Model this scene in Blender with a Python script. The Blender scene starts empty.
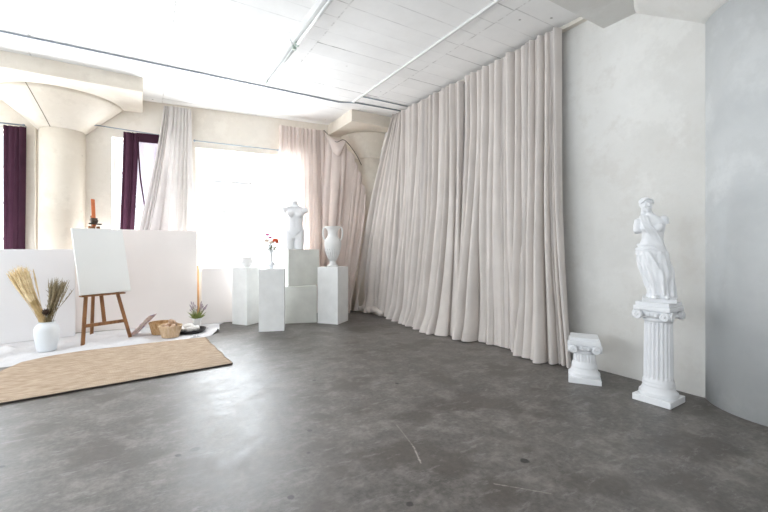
import bpy, bmesh, math, random
from mathutils import Vector, Matrix, noise
PI = math.pi
sc = bpy.context.scene
COL = sc.collection
R = math.radians
CEIL = 3.866

# ------------------------------------------------------------------ materials
def nodes(name):
    m = bpy.data.materials.new(name); m.use_nodes = True
    nt = m.node_tree
    return m, nt, nt.nodes, nt.links, nt.nodes['Principled BSDF']

def mat(name, col, rough=0.7, var=0.06, scale=6.0, bump=0.0, bscale=40.0, spec=0.4, metal=0.0, stretch=(1, 1, 1), col2=None, translucent=0.0, transparent=0.0, sheen=0.0):
    m, nt, N, L, b = nodes(name)
    tc = N.new('ShaderNodeTexCoord'); mp = N.new('ShaderNodeMapping'); mp.inputs['Scale'].default_value = stretch
    L.new(tc.outputs['Object'], mp.inputs['Vector'])
    nz = N.new('ShaderNodeTexNoise'); nz.inputs['Scale'].default_value = scale; nz.inputs['Detail'].default_value = 5
    L.new(mp.outputs[0], nz.inputs['Vector'])
    rp = N.new('ShaderNodeValToRGB')
    c2 = col2 or tuple(max(0, c * (1 - 2 * var)) for c in col)
    rp.color_ramp.elements[0].position = 0.3; rp.color_ramp.elements[1].position = 0.68
    rp.color_ramp.elements[0].color = (*c2, 1); rp.color_ramp.elements[1].color = (*col, 1)
    L.new(nz.outputs['Fac'], rp.inputs['Fac']); L.new(rp.outputs[0], b.inputs['Base Color'])
    b.inputs['Roughness'].default_value = rough; b.inputs['Specular IOR Level'].default_value = spec; b.inputs['Metallic'].default_value = metal
    if bump:
        n2 = N.new('ShaderNodeTexNoise'); n2.inputs['Scale'].default_value = bscale; n2.inputs['Detail'].default_value = 4
        L.new(mp.outputs[0], n2.inputs['Vector'])
        bp = N.new('ShaderNodeBump'); bp.inputs['Strength'].default_value = bump; bp.inputs['Distance'].default_value = 0.02
        L.new(n2.outputs['Fac'], bp.inputs['Height']); L.new(bp.outputs[0], b.inputs['Normal'])
    out = N['Material Output']; last = b.outputs[0]
    if translucent:
        t = N.new('ShaderNodeBsdfTranslucent'); L.new(rp.outputs[0], t.inputs['Color'])
        x = N.new('ShaderNodeMixShader'); x.inputs[0].default_value = translucent
        L.new(last, x.inputs[1]); L.new(t.outputs[0], x.inputs[2]); last = x.outputs[0]
    if transparent:
        t = N.new('ShaderNodeBsdfTransparent')
        x = N.new('ShaderNodeMixShader'); x.inputs[0].default_value = transparent
        L.new(last, x.inputs[1]); L.new(t.outputs[0], x.inputs[2]); last = x.outputs[0]
    if last != b.outputs[0]: L.new(last, out.inputs['Surface'])
    return m

class G:
    """tiny math-node helper"""
    def __init__(s, nt): s.nt = nt; s.N = nt.nodes; s.L = nt.links
    def put(s, sock, v):
        if hasattr(v, 'is_output'): s.L.new(v, sock)
        else: sock.default_value = v
    def m(s, op, a, b=0.0, c=0.0, clamp=False):
        n = s.N.new('ShaderNodeMath'); n.operation = op; n.use_clamp = clamp
        s.put(n.inputs[0], a); s.put(n.inputs[1], b); s.put(n.inputs[2], c); return n.outputs[0]
    def v(s, op, a, b=(0, 0, 0)):
        n = s.N.new('ShaderNodeVectorMath'); n.operation = op
        s.put(n.inputs[0], a); s.put(n.inputs[1], b)
        return n.outputs['Value'] if op in ('LENGTH', 'DOT_PRODUCT', 'DISTANCE') else n.outputs['Vector']
    def noise(s, vec, scale, detail=4, rough=0.55):
        n = s.N.new('ShaderNodeTexNoise'); n.inputs['Scale'].default_value = scale; n.inputs['Detail'].default_value = detail; n.inputs['Roughness'].default_value = rough
        s.L.new(vec, n.inputs['Vector']); return n.outputs['Fac']
    def ramp(s, fac, stops):
        n = s.N.new('ShaderNodeValToRGB'); e = n.color_ramp.elements
        while len(e) < len(stops): e.new(0.5)
        for k, (p, c) in enumerate(stops): e[k].position = p; e[k].color = (*c, 1) if len(c) == 3 else c
        s.L.new(fac, n.inputs['Fac']); return n.outputs['Color']
    def mix(s, fac, a, b, mode='MIX'):
        n = s.N.new('ShaderNodeMix'); n.data_type = 'RGBA'; n.blend_type = mode
        s.put(n.inputs[0], fac)
        for k, v in ((6, a), (7, b)):
            if hasattr(v, 'is_output'): s.L.new(v, n.inputs[k])
            else: n.inputs[k].default_value = (*v, 1)
        return n.outputs[2]
    def step(s, x, lo, hi):
        n = s.N.new('ShaderNodeMapRange'); n.interpolation_type = 'SMOOTHSTEP'
        s.put(n.inputs['Value'], x); n.inputs['From Min'].default_value = lo; n.inputs['From Max'].default_value = hi
        return n.outputs['Result']
    def segdist(s, p, a, b):
        ab = Vector(b) - Vector(a); pa = s.v('SUBTRACT', p, (*a,))
        t = s.m('DIVIDE', s.v('DOT_PRODUCT', pa, (*ab,)), max(ab.length_squared, 1e-6), clamp=True)
        sv = s.N.new('ShaderNodeVectorMath'); sv.operation = 'SCALE'; sv.inputs[0].default_value = ab; s.L.new(t, sv.inputs['Scale'])
        return s.v('DISTANCE', pa, sv.outputs[0])

def floor_mat():
    m, nt, N, L, b = nodes('polished_concrete'); g = G(nt)
    p = N.new('ShaderNodeTexCoord').outputs['Object']
    n1 = g.noise(p, 0.9, 6, .6); n2 = g.noise(p, 5, 8, .7); n3 = g.noise(p, 30, 6, .7)
    base = g.ramp(n1, [(.36, (.058, .050, .043)), (.5, (.110, .098, .087)), (.63, (.175, .158, .142))])
    c = g.mix(.55, base, g.ramp(n2, [(.40, (.050, .044, .040)), (.51, (.12, .109, .099)), (.63, (.27, .25, .23))]))
    c = g.mix(.25, c, g.ramp(n3, [(.40, (.045, .040, .036)), (.62, (.24, .222, .205))]))
    # dull brown blotches
    c = g.mix(g.m('MULTIPLY', g.step(g.noise(p, 2.2, 3, .5), .52, .62), .6), c, (.058, .046, .037))
    # fine swirls of old trowel marks
    mp = N.new('ShaderNodeMapping'); mp.inputs['Scale'].default_value = (1.2, 3.4, 1); mp.inputs['Rotation'].default_value = (0, 0, .6); L.new(p, mp.inputs[0])
    c = g.mix(g.m('MULTIPLY', g.step(g.noise(mp.outputs[0], 4, 8, .75), .54, .64), .42), c, (.27, .26, .25))
    for a, e, w, k in [((1.60, 2.44, 0), (1.52, 2.12, 0), .006, .35), ((1.52, 2.12, 0), (1.44, 1.93, 0), .007, .75), ((1.66, 1.55, 0), (1.85, 1.33, 0), .006, .55), ((2.3, 2.4, 0), (2.5, 2.2, 0), .004, .2)]:
        d = g.segdist(p, a, e); d = g.m('ADD', d, g.m('MULTIPLY', g.m('SUBTRACT', n3, .42), .03))
        c = g.mix(g.m('MULTIPLY', g.m('SUBTRACT', 1.0, g.step(d, w * .3, w * 1.6)), k), c, (.42, .39, .35))
    for a, r in [((.29, 2.83, 0), .022), ((.19, 2.80, 0), .014), ((.66, 2.02, 0), .014), ((1.02, 2.69, 0), .013), ((-.72, 3.2, 0), .013), ((1.16, 1.65, 0), .015), ((.9, 2.4, 0), .008), ((1.45, 3.7, 0), .012), ((.45, 4.35, 0), .014), ((.52, 4.3, 0), .009), ((2.1, 3.2, 0), .014), ((2.0, 1.62, 0), .02)]:
        d = g.m('ADD', g.v('DISTANCE', p, a), g.m('MULTIPLY', g.m('SUBTRACT', n3, .5), .02))
        c = g.mix(g.m('MULTIPLY', g.m('SUBTRACT', 1.0, g.step(d, r * 1.0, r * 1.7)), .92), c, (.014, .012, .011))
    L.new(c, b.inputs['Base Color'])
    rr = g.m('ADD', .22, g.m('MULTIPLY', n2, .36)); rr = g.m('ADD', rr, g.m('MULTIPLY', n1, .18))
    L.new(rr, b.inputs['Roughness']); b.inputs['Specular IOR Level'].default_value = .85
    bp = N.new('ShaderNodeBump'); bp.inputs['Strength'].default_value = .16; bp.inputs['Distance'].default_value = .01
    L.new(g.m('ADD', n2, g.m('MULTIPLY', n3, .4)), bp.inputs['Height']); L.new(bp.outputs[0], b.inputs['Normal'])
    return m

def ceiling_mat():
    m, nt, N, L, b = nodes('painted_board_formed_concrete'); g = G(nt)
    p = N.new('ShaderNodeTexCoord').outputs['Object']
    sp = N.new('ShaderNodeSeparateXYZ'); L.new(p, sp.inputs[0]); X, Y = sp.outputs[0], sp.outputs[1]
    n1 = g.noise(p, 2.0, 6, .65); n3 = g.noise(p, 18, 5, .7)
    c = g.ramp(n1, [(.3, (.84, .835, .825)), (.7, (.92, .915, .905))])
    bay = g.m('FLOOR', g.m('DIVIDE', g.m('ADD', X, 20.0), 1.56))                      # bays along X share plank offsets
    Yw = g.m('ADD', Y, g.m('MULTIPLY', g.m('SUBTRACT', n3, .5), .010))
    off = g.m('MULTIPLY', g.m('MODULO', bay, 2.0), .03)
    q = g.m('DIVIDE', g.m('ADD', g.m('SUBTRACT', Yw, .05), off), .285)
    row = g.m('FLOOR', q); fr = g.m('SUBTRACT', q, row)
    edge = g.m('MINIMUM', fr, g.m('SUBTRACT', 1.0, fr))
    rnd = N.new('ShaderNodeTexWhiteNoise'); rnd.noise_dimensions = '2D'
    cb = N.new('ShaderNodeCombineXYZ'); L.new(g.m('ROUND', q), cb.inputs[0]); L.new(bay, cb.inputs[1]); L.new(cb.outputs[0], rnd.inputs['Vector'])
    mp = N.new('ShaderNodeMapping'); mp.inputs['Scale'].default_value = (2.2, 9, 1); L.new(p, mp.inputs[0])
    brk = g.step(g.noise(mp.outputs[0], 1.6, 4, .6), .40, .62)
    strength = g.m('MULTIPLY', g.m('ADD', .12, g.m('MULTIPLY', g.m('POWER', rnd.outputs['Value'], 2.0), .85)), g.m('ADD', .22, g.m('MULTIPLY', brk, .78)))
    line = g.m('MULTIPLY', g.m('SUBTRACT', 1.0, g.step(edge, .012, .034)), strength)
    # plank to plank tone
    r2 = N.new('ShaderNodeTexWhiteNoise'); r2.noise_dimensions = '2D'
    cb2 = N.new('ShaderNodeCombineXYZ'); L.new(row, cb2.inputs[0]); L.new(bay, cb2.inputs[1]); L.new(cb2.outputs[0], r2.inputs['Vector'])
    c = g.mix(g.m('MULTIPLY', r2.outputs['Value'], .10), c, (.45, .44, .42))
    c = g.mix(line, c, (.13, .12, .11))
    # butt joints across X
    qx = g.m('DIVIDE', g.m('ADD', X, 20.0 - .01), 1.56); fx = g.m('SUBTRACT', qx, g.m('FLOOR', qx)); ex = g.m('MINIMUM', fx, g.m('SUBTRACT', 1.0, fx))
    c = g.mix(g.m('MULTIPLY', g.m('SUBTRACT', 1.0, g.step(ex, .002, .009)), g.m('MULTIPLY', brk, .45)), c, (.3, .29, .27))
    vor = N.new('ShaderNodeTexVoronoi'); vor.inputs['Scale'].default_value = 3.2; vor.inputs['Randomness'].default_value = 1; L.new(p, vor.inputs['Vector'])
    spot = g.m('SUBTRACT', 1.0, g.step(g.m('ADD', vor.outputs['Distance'], g.m('MULTIPLY', g.m('SUBTRACT', n3, .5), .09)), .035, .075))
    c = g.mix(g.m('MULTIPLY', spot, g.m('MULTIPLY', g.step(g.noise(p, 1.1, 2), .5, .6), .75)), c, (.20, .185, .17))
    L.new(c, b.inputs['Base Color']); b.inputs['Roughness'].default_value = .75
    bp = N.new('ShaderNodeBump'); bp.inputs['Strength'].default_value = .35; bp.inputs['Distance'].default_value = .012
    L.new(g.m('SUBTRACT', g.m('MULTIPLY', n3, .5), line), bp.inputs['Height']); L.new(bp.outputs[0], b.inputs['Normal'])
    return m

def plaster_mat(name, lo, hi, stain=(.5, .46, .4), k=.25):
    m, nt, N, L, b = nodes(name); g = G(nt)
    p = N.new('ShaderNodeTexCoord').outputs['Object']
    n1 = g.noise(p, .8, 6, .6); n2 = g.noise(p, 3.2, 7, .68); n3 = g.noise(p, 40, 4, .6)
    c = g.ramp(n1, [(.38, lo), (.62, hi)])
    c = g.mix(g.m('MULTIPLY', g.step(n2, .50, .66), k), c, stain)
    c = g.mix(g.m('MULTIPLY', g.step(g.noise(p, 1.7, 5, .7), .52, .64), .45), c, tuple(min(1, v * 1.06) for v in hi))
    vor = N.new('ShaderNodeTexVoronoi'); vor.inputs['Scale'].default_value = 2.1; L.new(p, vor.inputs['Vector'])
    sp = g.m('SUBTRACT', 1.0, g.step(g.m('ADD', vor.outputs['Distance'], g.m('MULTIPLY', g.m('SUBTRACT', n3, .5), .06)), .02, .05))
    c = g.mix(g.m('MULTIPLY', sp, .25), c, (.3, .27, .22))
    L.new(c, b.inputs['Base Color']); b.inputs['Roughness'].default_value = .8; b.inputs['Specular IOR Level'].default_value = .25
    bp = N.new('ShaderNodeBump'); bp.inputs['Strength'].default_value = .18; bp.inputs['Distance'].default_value = .02
    L.new(g.m('ADD', n2, g.m('MULTIPLY', n3, .25)), bp.inputs['Height']); L.new(bp.outputs[0], b.inputs['Normal'])
    return m

def weave_mat(name, a, b_, c_, sx, sy):
    m, nt, N, L, b = nodes(name); g = G(nt)
    p = N.new('ShaderNodeTexCoord').outputs['Object']
    w1 = N.new('ShaderNodeTexWave'); w1.wave_type = 'BANDS'; w1.bands_direction = 'X'; w1.inputs['Scale'].default_value = sx; w1.inputs['Distortion'].default_value = 1.2; w1.inputs['Detail'].default_value = 2
    w2 = N.new('ShaderNodeTexWave'); w2.wave_type = 'BANDS'; w2.bands_direction = 'Y'; w2.inputs['Scale'].default_value = sy; w2.inputs['Distortion'].default_value = 1.5; w2.inputs['Detail'].default_value = 2
    L.new(p, w1.inputs[0]); L.new(p, w2.inputs[0])
    h = g.m('MULTIPLY', w1.outputs['Fac'], w2.outputs['Fac'])
    mp = N.new('ShaderNodeMapping'); mp.inputs['Scale'].default_value = (9, 60, 10); L.new(p, mp.inputs[0])
    st = g.noise(mp.outputs[0], 1.0, 4, .6)
    c = g.ramp(st, [(.36, b_), (.5, a), (.64, c_)])
    c = g.mix(g.m('MULTIPLY', g.m('SUBTRACT', 1.0, h), .3), c, tuple(v * .5 for v in a))
    L.new(c, b.inputs['Base Color']); b.inputs['Roughness'].default_value = .95; b.inputs['Specular IOR Level'].default_value = .1
    bp = N.new('ShaderNodeBump'); bp.inputs['Strength'].default_value = .5; bp.inputs['Distance'].default_value = .006
    L.new(g.m('ADD', h, st), bp.inputs['Height']); L.new(bp.outputs[0], b.inputs['Normal'])
    return m

def glass_mat():
    m = bpy.data.materials.new('window_glass'); m.use_nodes = True; nt = m.node_tree; N = nt.nodes; L = nt.links
    N.remove(N['Principled BSDF'])
    t = N.new('ShaderNodeBsdfTransparent'); t.inputs[0].default_value = (.97, .985, 1, 1)
    gl = N.new('ShaderNodeBsdfGlossy'); gl.inputs['Roughness'].default_value = .05
    x = N.new('ShaderNodeMixShader'); x.inputs[0].default_value = .06
    L.new(t.outputs[0], x.inputs[1]); L.new(gl.outputs[0], x.inputs[2]); L.new(x.outputs[0], N['Material Output'].inputs['Surface'])
    return m

def print_mat():
    m, nt, N, L, b = nodes('colour_print'); g = G(nt)
    p = N.new('ShaderNodeTexCoord').outputs['Object']
    c = g.ramp(g.noise(p, 9, 3, .5), [(.3, (.16, .17, .36)), (.42, (.74, .52, .52)), (.55, (.92, .84, .80)), (.68, (.60, .42, .38))])
    L.new(c, b.inputs['Base Color']); b.inputs['Roughness'].default_value = .4
    return m

M = {}
M['floor'] = floor_mat(); M['ceiling'] = ceiling_mat()
M['wall_right'] = plaster_mat('grey_white_plaster', (.625, .612, .582), (.73, .722, .70), (.56, .53, .49), .35)
M['wall_back'] = plaster_mat('cream_plaster', (.72, .66, .58), (.80, .75, .675), (.62, .55, .46), .3)
M['concrete'] = plaster_mat('cream_concrete', (.68, .61, .52), (.77, .71, .625), (.5, .43, .35), .3)
M['concrete_grey'] = plaster_mat('grey_concrete', (.50, .515, .52), (.62, .63, .63), (.46, .47, .47), .35)
M['seam'] = mat('dark_seam', (.22, .18, .14), .9)
M['curtain'] = mat('oatmeal_curtain', (.67, .62, .585), .85, .05, 3, .1, 60, .15, translucent=.03)
M['curtain_lit'] = mat('pale_backlit_curtain', (.74, .645, .60), .85, .05, 3, .15, 60, .15, translucent=.24)
M['curtain_grey'] = mat('pale_grey_curtain', (.72, .68, .655), .85, .05, 3, .15, 60, .15, translucent=.14)
M['purple'] = mat('aubergine_cloth', (.060, .024, .040), .85, .1, 5, .2, 60, .1, translucent=.15)
M['sheer'] = mat('sheer_purple', (.46, .40, .46), .85, .1, 5, 0, 60, .1, translucent=.25, transparent=.10)
M['frame'] = mat('white_window_paint', (.82, .81, .79), .5, .03)
M['muntin'] = mat('weathered_steel_paint', (.62, .62, .62), .5, .03)
M['glass'] = glass_mat()
M['plinth'] = mat('plinth_paint', (.83, .84, .835), .55, .05, 5, .12, 20, .35)
M['plinth_box'] = mat('chalky_box_paint', (.72, .73, .69), .6, .07, 4, .15, 14, .3)
M['plaster'] = mat('white_cast_plaster', (.80, .81, .83), .45, .02, 8, .08, 60, .4)
M['plaster_pot'] = mat('white_plaster_antique', (.80, .80, .79), .5, .03, 8, .1, 50, .35)
M['canvas'] = mat('primed_canvas', (.80, .81, .80), .75, .01, 3, .15, 250, .2)
M['board'] = mat('white_board', (.80, .79, .80), .6, .02, 2, .05, 20, .3)
M['board_pink'] = mat('warm_white_board', (.84, .79, .765), .6, .03, 1.2, .05, 20, .3)
M['sheet'] = mat('white_sheet', (.66, .652, .665), .9, .02, 4, 1.0, 7, .1)
M['rug'] = weave_mat('jute_weave', (.50, .385, .285), (.37, .275, .20), (.62, .50, .385), 22, 30)
M['rug_edge'] = mat('rug_backing', (.06, .05, .045), .9)
M['basket'] = weave_mat('woven_straw', (.56, .35, .18), (.38, .21, .09), (.68, .46, .27), 50, 70)
M['basket_light'] = weave_mat('woven_pale_straw', (.72, .52, .34), (.64, .45, .28), (.80, .62, .44), 50, 70)
M['wood'] = mat('easel_wood', (.33, .155, .062), .5, .16, 5, .15, 30, .4, stretch=(5, 5, .6), col2=(.17, .075, .03))
M['wood_light'] = mat('pale_wood', (.62, .36, .17), .55, .1, 6, .1, 30, .3)
M['orange'] = mat('orange_wood', (.62, .17, .055), .5, .12, 7)
M['metal'] = mat('dark_metal', (.10, .075, .06), .45, .1, 9, metal=.6)
M['grey_metal'] = mat('conduit_metal', (.30, .34, .38), .5, .08, 9, metal=.2)
M['white_metal'] = mat('white_enamel', (.70, .70, .69), .4, .03, 5)
M['tube'] = mat('frosted_tube', (.86, .87, .86), .25, .02, 5)
M['grey_clip'] = mat('greenish_clip', (.42, .50, .45), .5, .05)
M['ceramic'] = mat('matte_ceramic', (.78, .81, .835), .5, .02, 5, .08, 50, .4)
M['wheat'] = mat('dried_wheat', (.72, .56, .31), .9, .2, 14, col2=(.50, .35, .16))
M['wheat_ear'] = mat('wheat_ears', (.85, .72, .48), .9, .15, 14, col2=(.66, .50, .27))
M['dry'] = mat('dried_dark_stems', (.27, .215, .11), .9, .25, 14, col2=(.12, .09, .04))
M['dry_tip'] = mat('dried_grey_heads', (.40, .34, .22), .9, .25, 30, col2=(.22, .17, .1))
M['brown'] = mat('dark_seed_head', (.05, .028, .016), .9, .2, 20)
M['petal_orange'] = mat('orange_petals', (.80, .12, .04), .7, .15, 14)
M['petal_pink'] = mat('magenta_petals', (.70, .09, .32), .7, .15, 14)
M['petal_cream'] = mat('cream_petals', (.80, .66, .55), .7, .1, 14)
M['leaf'] = mat('dusty_green_leaf', (.20, .22, .13), .8, .15, 14)
M['leaf_bright'] = mat('green_leaf', (.28, .33, .10), .8, .15, 14)
M['lavender'] = mat('lavender_heads', (.46, .38, .42), .9, .15, 14)
M['tray'] = mat('black_tray', (.022, .018, .018), .35, .1, 6)
M['shell'] = mat('white_shell', (.84, .81, .78), .6, .05, 14, .3, 25)
M['shell_tan'] = mat('tan_shell', (.66, .47, .34), .7, .12, 14, .4, 25, col2=(.42, .28, .18))
M['print'] = print_mat()
M['trim'] = mat('cream_trim', (.80, .755, .68), .7, .05, 5, .1, 20)

# ------------------------------------------------------------------ mesh helpers
def obj(name, bm, m, parent=None, smooth=False, loc=None, rot=None):
    me = bpy.data.meshes.new(name)
    bmesh.ops.recalc_face_normals(bm, faces=bm.faces[:])
    if smooth:
        for f in bm.faces: f.smooth = True
    bm.to_mesh(me); bm.free()
    if not isinstance(m, (list, tuple)): m = [m]
    for x in m: me.materials.append(x)
    o = bpy.data.objects.new(name, me); COL.objects.link(o)
    if parent: o.parent = parent
    if loc: o.location = loc
    if rot: o.rotation_euler = rot
    return o

def thing(name, label, cat, loc=(0, 0, 0), rz=0.0, group=None, rot=None):
    o = bpy.data.objects.new(name, None); COL.objects.link(o); o.empty_display_size = .05
    o.location = loc; o.rotation_euler = rot or (0, 0, rz)
    return tag(o, label, cat, group)

def tag(o, label, cat, group=None):
    o['label'] = label; o['category'] = cat
    if group: o['group'] = group
    return o

def struct(o, label=None, cat=None):
    o['kind'] = 'structure'
    if label: o['label'] = label
    if cat: o['category'] = cat
    return o

def NB(): return bmesh.new()

def box(bm, c, s, rot=None, bevel=0.0):
    r = bmesh.ops.create_cube(bm, size=1.0)
    vs = r['verts']
    mx = Matrix.Translation(Vector(c)) @ (rot.to_4x4() if rot else Matrix.Identity(4)) @ Matrix.Diagonal((*s, 1))
    bmesh.ops.transform(bm, matrix=mx, verts=vs)
    if bevel:
        es = list({e for v in vs for e in v.link_edges})
        bmesh.ops.bevel(bm, geom=es, offset=bevel, segments=2, profile=.6, affect='EDGES')

def bar(bm, a, b, w, d, up=(0, 0, 1), bevel=0.0):
    a, b = Vector(a), Vector(b); z = (b - a).normalized(); u = Vector(up)
    if abs(z.dot(u)) > .97: u = Vector((1, 0, 0))
    x = u.cross(z).normalized(); y = z.cross(x)
    box(bm, (a + b) / 2, (w, d, (b - a).length), Matrix((x, y, z)).transposed(), bevel)

def ring_loft(bm, rings, close=True, cap=True):
    """rings: lists of equal-length Vector loops"""
    vv = [[bm.verts.new(p) for p in r] for r in rings]; n = len(vv[0])
    for a, b in zip(vv, vv[1:]):
        for k in range(n if close else n - 1):
            bm.faces.new((a[k], a[(k + 1) % n], b[(k + 1) % n], b[k]))
    if cap and close:
        bm.faces.new(vv[0][::-1]); bm.faces.new(vv[-1])
    return vv

def lathe(bm, prof, seg=32, c=(0, 0, 0), a0=0.0, a1=2 * PI, cap=True):
    full = abs(a1 - a0 - 2 * PI) < 1e-6
    n = seg if full else seg + 1
    rings = [[Vector((c[0] + r * math.cos(a0 + (a1 - a0) * k / seg), c[1] + r * math.sin(a0 + (a1 - a0) * k / seg), c[2] + z)) for k in range(n)] for r, z in prof]
    return ring_loft(bm, rings, full, cap)

def tube(bm, pts, rad, seg=8, cap=True):
    pts = [Vector(p) for p in pts]; rads = rad if isinstance(rad, (list, tuple)) else [rad] * len(pts)
    rings = []; px = None
    for i, p in enumerate(pts):
        t = (pts[min(i + 1, len(pts) - 1)] - pts[max(i - 1, 0)]).normalized()
        if px is None: px = t.orthogonal().normalized()
        px = (px - t * px.dot(t)).normalized(); py = t.cross(px)
        rings.append([p + (px * math.cos(2 * PI * k / seg) + py * math.sin(2 * PI * k / seg)) * rads[i] for k in range(seg)])
    ring_loft(bm, rings, True, cap)

def ball(bm, c, r, s=(1, 1, 1), sub=2, rot=None):
    q = bmesh.ops.create_icosphere(bm, subdivisions=sub, radius=r)
    mx = Matrix.Translation(Vector(c)) @ (rot.to_4x4() if rot else Matrix.Identity(4)) @ Matrix.Diagonal((*s, 1))
    bmesh.ops.transform(bm, matrix=mx, verts=q['verts']); return q['verts']

def torus(bm, c, R0, r0, axis='Z', seg=20, s2=8, rot=None):
    rings = []
    for i in range(seg + 1):
        a = 2 * PI * i / seg
        rings.append([Vector(((R0 + r0 * math.cos(t)) * math.cos(a), (R0 + r0 * math.cos(t)) * math.sin(a), r0 * math.sin(t))) for t in (2 * PI * k / s2 for k in range(s2))])
    mx = Matrix.Identity(3)
    if axis == 'X': mx = Matrix.Rotation(PI / 2, 3, 'Y')
    if axis == 'Y': mx = Matrix.Rotation(PI / 2, 3, 'X')
    if rot: mx = rot @ mx
    rings = [[mx @ p + Vector(c) for p in r] for r in rings]
    ring_loft(bm, rings, True, False)
    bmesh.ops.remove_doubles(bm, verts=bm.verts[:], dist=1e-6)

def spline(pts, n):
    """Catmull-Rom resample, n points"""
    pts = [Vector(p) for p in pts]; out = []
    for i in range(n):
        f = i / (n - 1) * (len(pts) - 1); k = min(int(f), len(pts) - 2); t = f - k
        p0, p1, p2, p3 = pts[max(k - 1, 0)], pts[k], pts[k + 1], pts[min(k + 2, len(pts) - 1)]
        out.append(.5 * ((2 * p1) + (p2 - p0) * t + (2 * p0 - 5 * p1 + 4 * p2 - p3) * t * t + (3 * p1 - p0 - 3 * p2 + p3) * t ** 3))
    return out

def poly_at(P, u):
    L = [0]
    for a, b in zip(P, P[1:]): L.append(L[-1] + (b - a).length)
    s = u * L[-1]
    for k in range(len(P) - 1):
        if s <= L[k + 1] or k == len(P) - 2:
            t = (s - L[k]) / max(L[k + 1] - L[k], 1e-9); return P[k].lerp(P[k + 1], t)

def sm(x, a, b):
    t = max(0.0, min(1.0, (x - a) / (b - a))); return t * t * (3 - 2 * t)

def remeshed(bm, voxel, it=6, fac=.6):
    me = bpy.data.meshes.new('tmp'); bmesh.ops.recalc_face_normals(bm, faces=bm.faces[:]); bm.to_mesh(me); bm.free()
    o = bpy.data.objects.new('tmp', me); COL.objects.link(o)
    r = o.modifiers.new('r', 'REMESH'); r.mode = 'VOXEL'; r.voxel_size = voxel
    s = o.modifiers.new('s', 'SMOOTH'); s.iterations = it; s.factor = fac
    dg = bpy.context.evaluated_depsgraph_get(); dg.update()
    m2 = bpy.data.meshes.new_from_object(o.evaluated_get(dg))
    bpy.data.objects.remove(o); bpy.data.meshes.remove(me)
    b2 = bmesh.new(); b2.from_mesh(m2); bpy.data.meshes.remove(m2)
    return b2

# ------------------------------------------------------------------ room shell
def WY(x): return 8.0 - .126 * x                # the window wall runs a little askew
WANG = math.atan(-.126)
WN = Vector((-.126, -1, 0)).normalized()        # into the room
WE = Vector((1, -.126, 0)).normalized()
def W(x, inn, z):                                # point on the window wall at room X, pushed into the room
    p = Vector((x, WY(x), z)) + WN * inn; return p

bm = NB(); box(bm, (-.8, 2.2, -.06), (11, 14, .12)); struct(obj('floor', bm, M['floor']))
bm = NB(); box(bm, (-.8, 2.2, CEIL + .06), (11, 14, .12)); struct(obj('ceiling', bm, M['ceiling']))
bm = NB(); box(bm, (4.29, 2.2, CEIL / 2), (.2, 13.4, CEIL)); struct(obj('wall_right', bm, M['wall_right']))

def holed_wall(name, x0, x1, wins, place, m, th=.28):
    """wins: (xa, xb, za, zb); place(x, inn, z) -> point.  One wall mesh built of piers, sills and heads."""
    bm = NB()
    def slab(xa, xb, za, zb):
        if xb - xa < 1e-4 or zb - za < 1e-4: return
        vs = [bm.verts.new(place(x, -t, z)) for t in (0, th) for z in (za, zb) for x in (xa, xb)]
        for f in ((0, 1, 3, 2), (4, 6, 7, 5), (0, 4, 5, 1), (2, 3, 7, 6), (0, 2, 6, 4), (1, 5, 7, 3)): bm.faces.new([vs[k] for k in f])
    x = x0
    for (xa, xb, za, zb) in wins:
        slab(x, xa, 0, CEIL); slab(xa, xb, 0, za); slab(xa, xb, zb, CEIL); x = xb
    slab(x, x1, 0, CEIL)
    return struct(obj(name, bm, m))

wcount = [0]
def window(xa, xb, za, zb, place, rows, cols, depth=.20):
    wcount[0] += 1
    root = bpy.data.objects.new('window_%d' % wcount[0], None); COL.objects.link(root); struct(root)
    root.location = place((xa + xb) / 2, -depth, za)
    inv = -root.location
    ex = (place(1, 0, 0) - place(0, 0, 0)).normalized()
    def P(x, i, z): return place(x, -depth + i, z) + inv
    def bx(bm, xa_, xb_, i0, i1, za_, zb_):
        vs = [bm.verts.new(P(x, i, z)) for i in (i0, i1) for z in (za_, zb_) for x in (xa_, xb_)]
        for f in ((0, 1, 3, 2), (4, 6, 7, 5), (0, 4, 5, 1), (2, 3, 7, 6), (0, 2, 6, 4), (1, 5, 7, 3)): bm.faces.new([vs[k] for k in f])
    bm = NB(); t = .045
    bx(bm, xa, xa + t, -.03, .03, za, zb); bx(bm, xb - t, xb, -.03, .03, za, zb)
    bx(bm, xa + t, xb - t, -.03, .03, za, za + t); bx(bm, xa + t, xb - t, -.03, .03, zb - t, zb)
    obj('window_frame', bm, M['frame'], root)
    bm = NB()
    for r in range(1, rows):
        z = za + (zb - za) * r / rows; w = .019
        bx(bm, xa + t, xb - t, -.012, .012, z - w, z + w)
    for c in range(1, cols):
        x = xa + (xb - xa) * c / cols; w = .011
        bx(bm, x - w, x + w, -.0115, .0115, za + t, zb - t)
    obj('muntin', bm, M['muntin'], root)
    bm = NB(); bx(bm, xa + t * .6, xb - t * .6, -.017, -.0135, za + t * .6, zb - t * .6)
    obj('pane', bm, M['glass'], root)
    bm = NB(); bx(bm, xa - .0, xb + .0, .035, depth + .03, za - .0, za + .03)
    obj('window_sill', bm, M['frame'], root)
    return root

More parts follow.
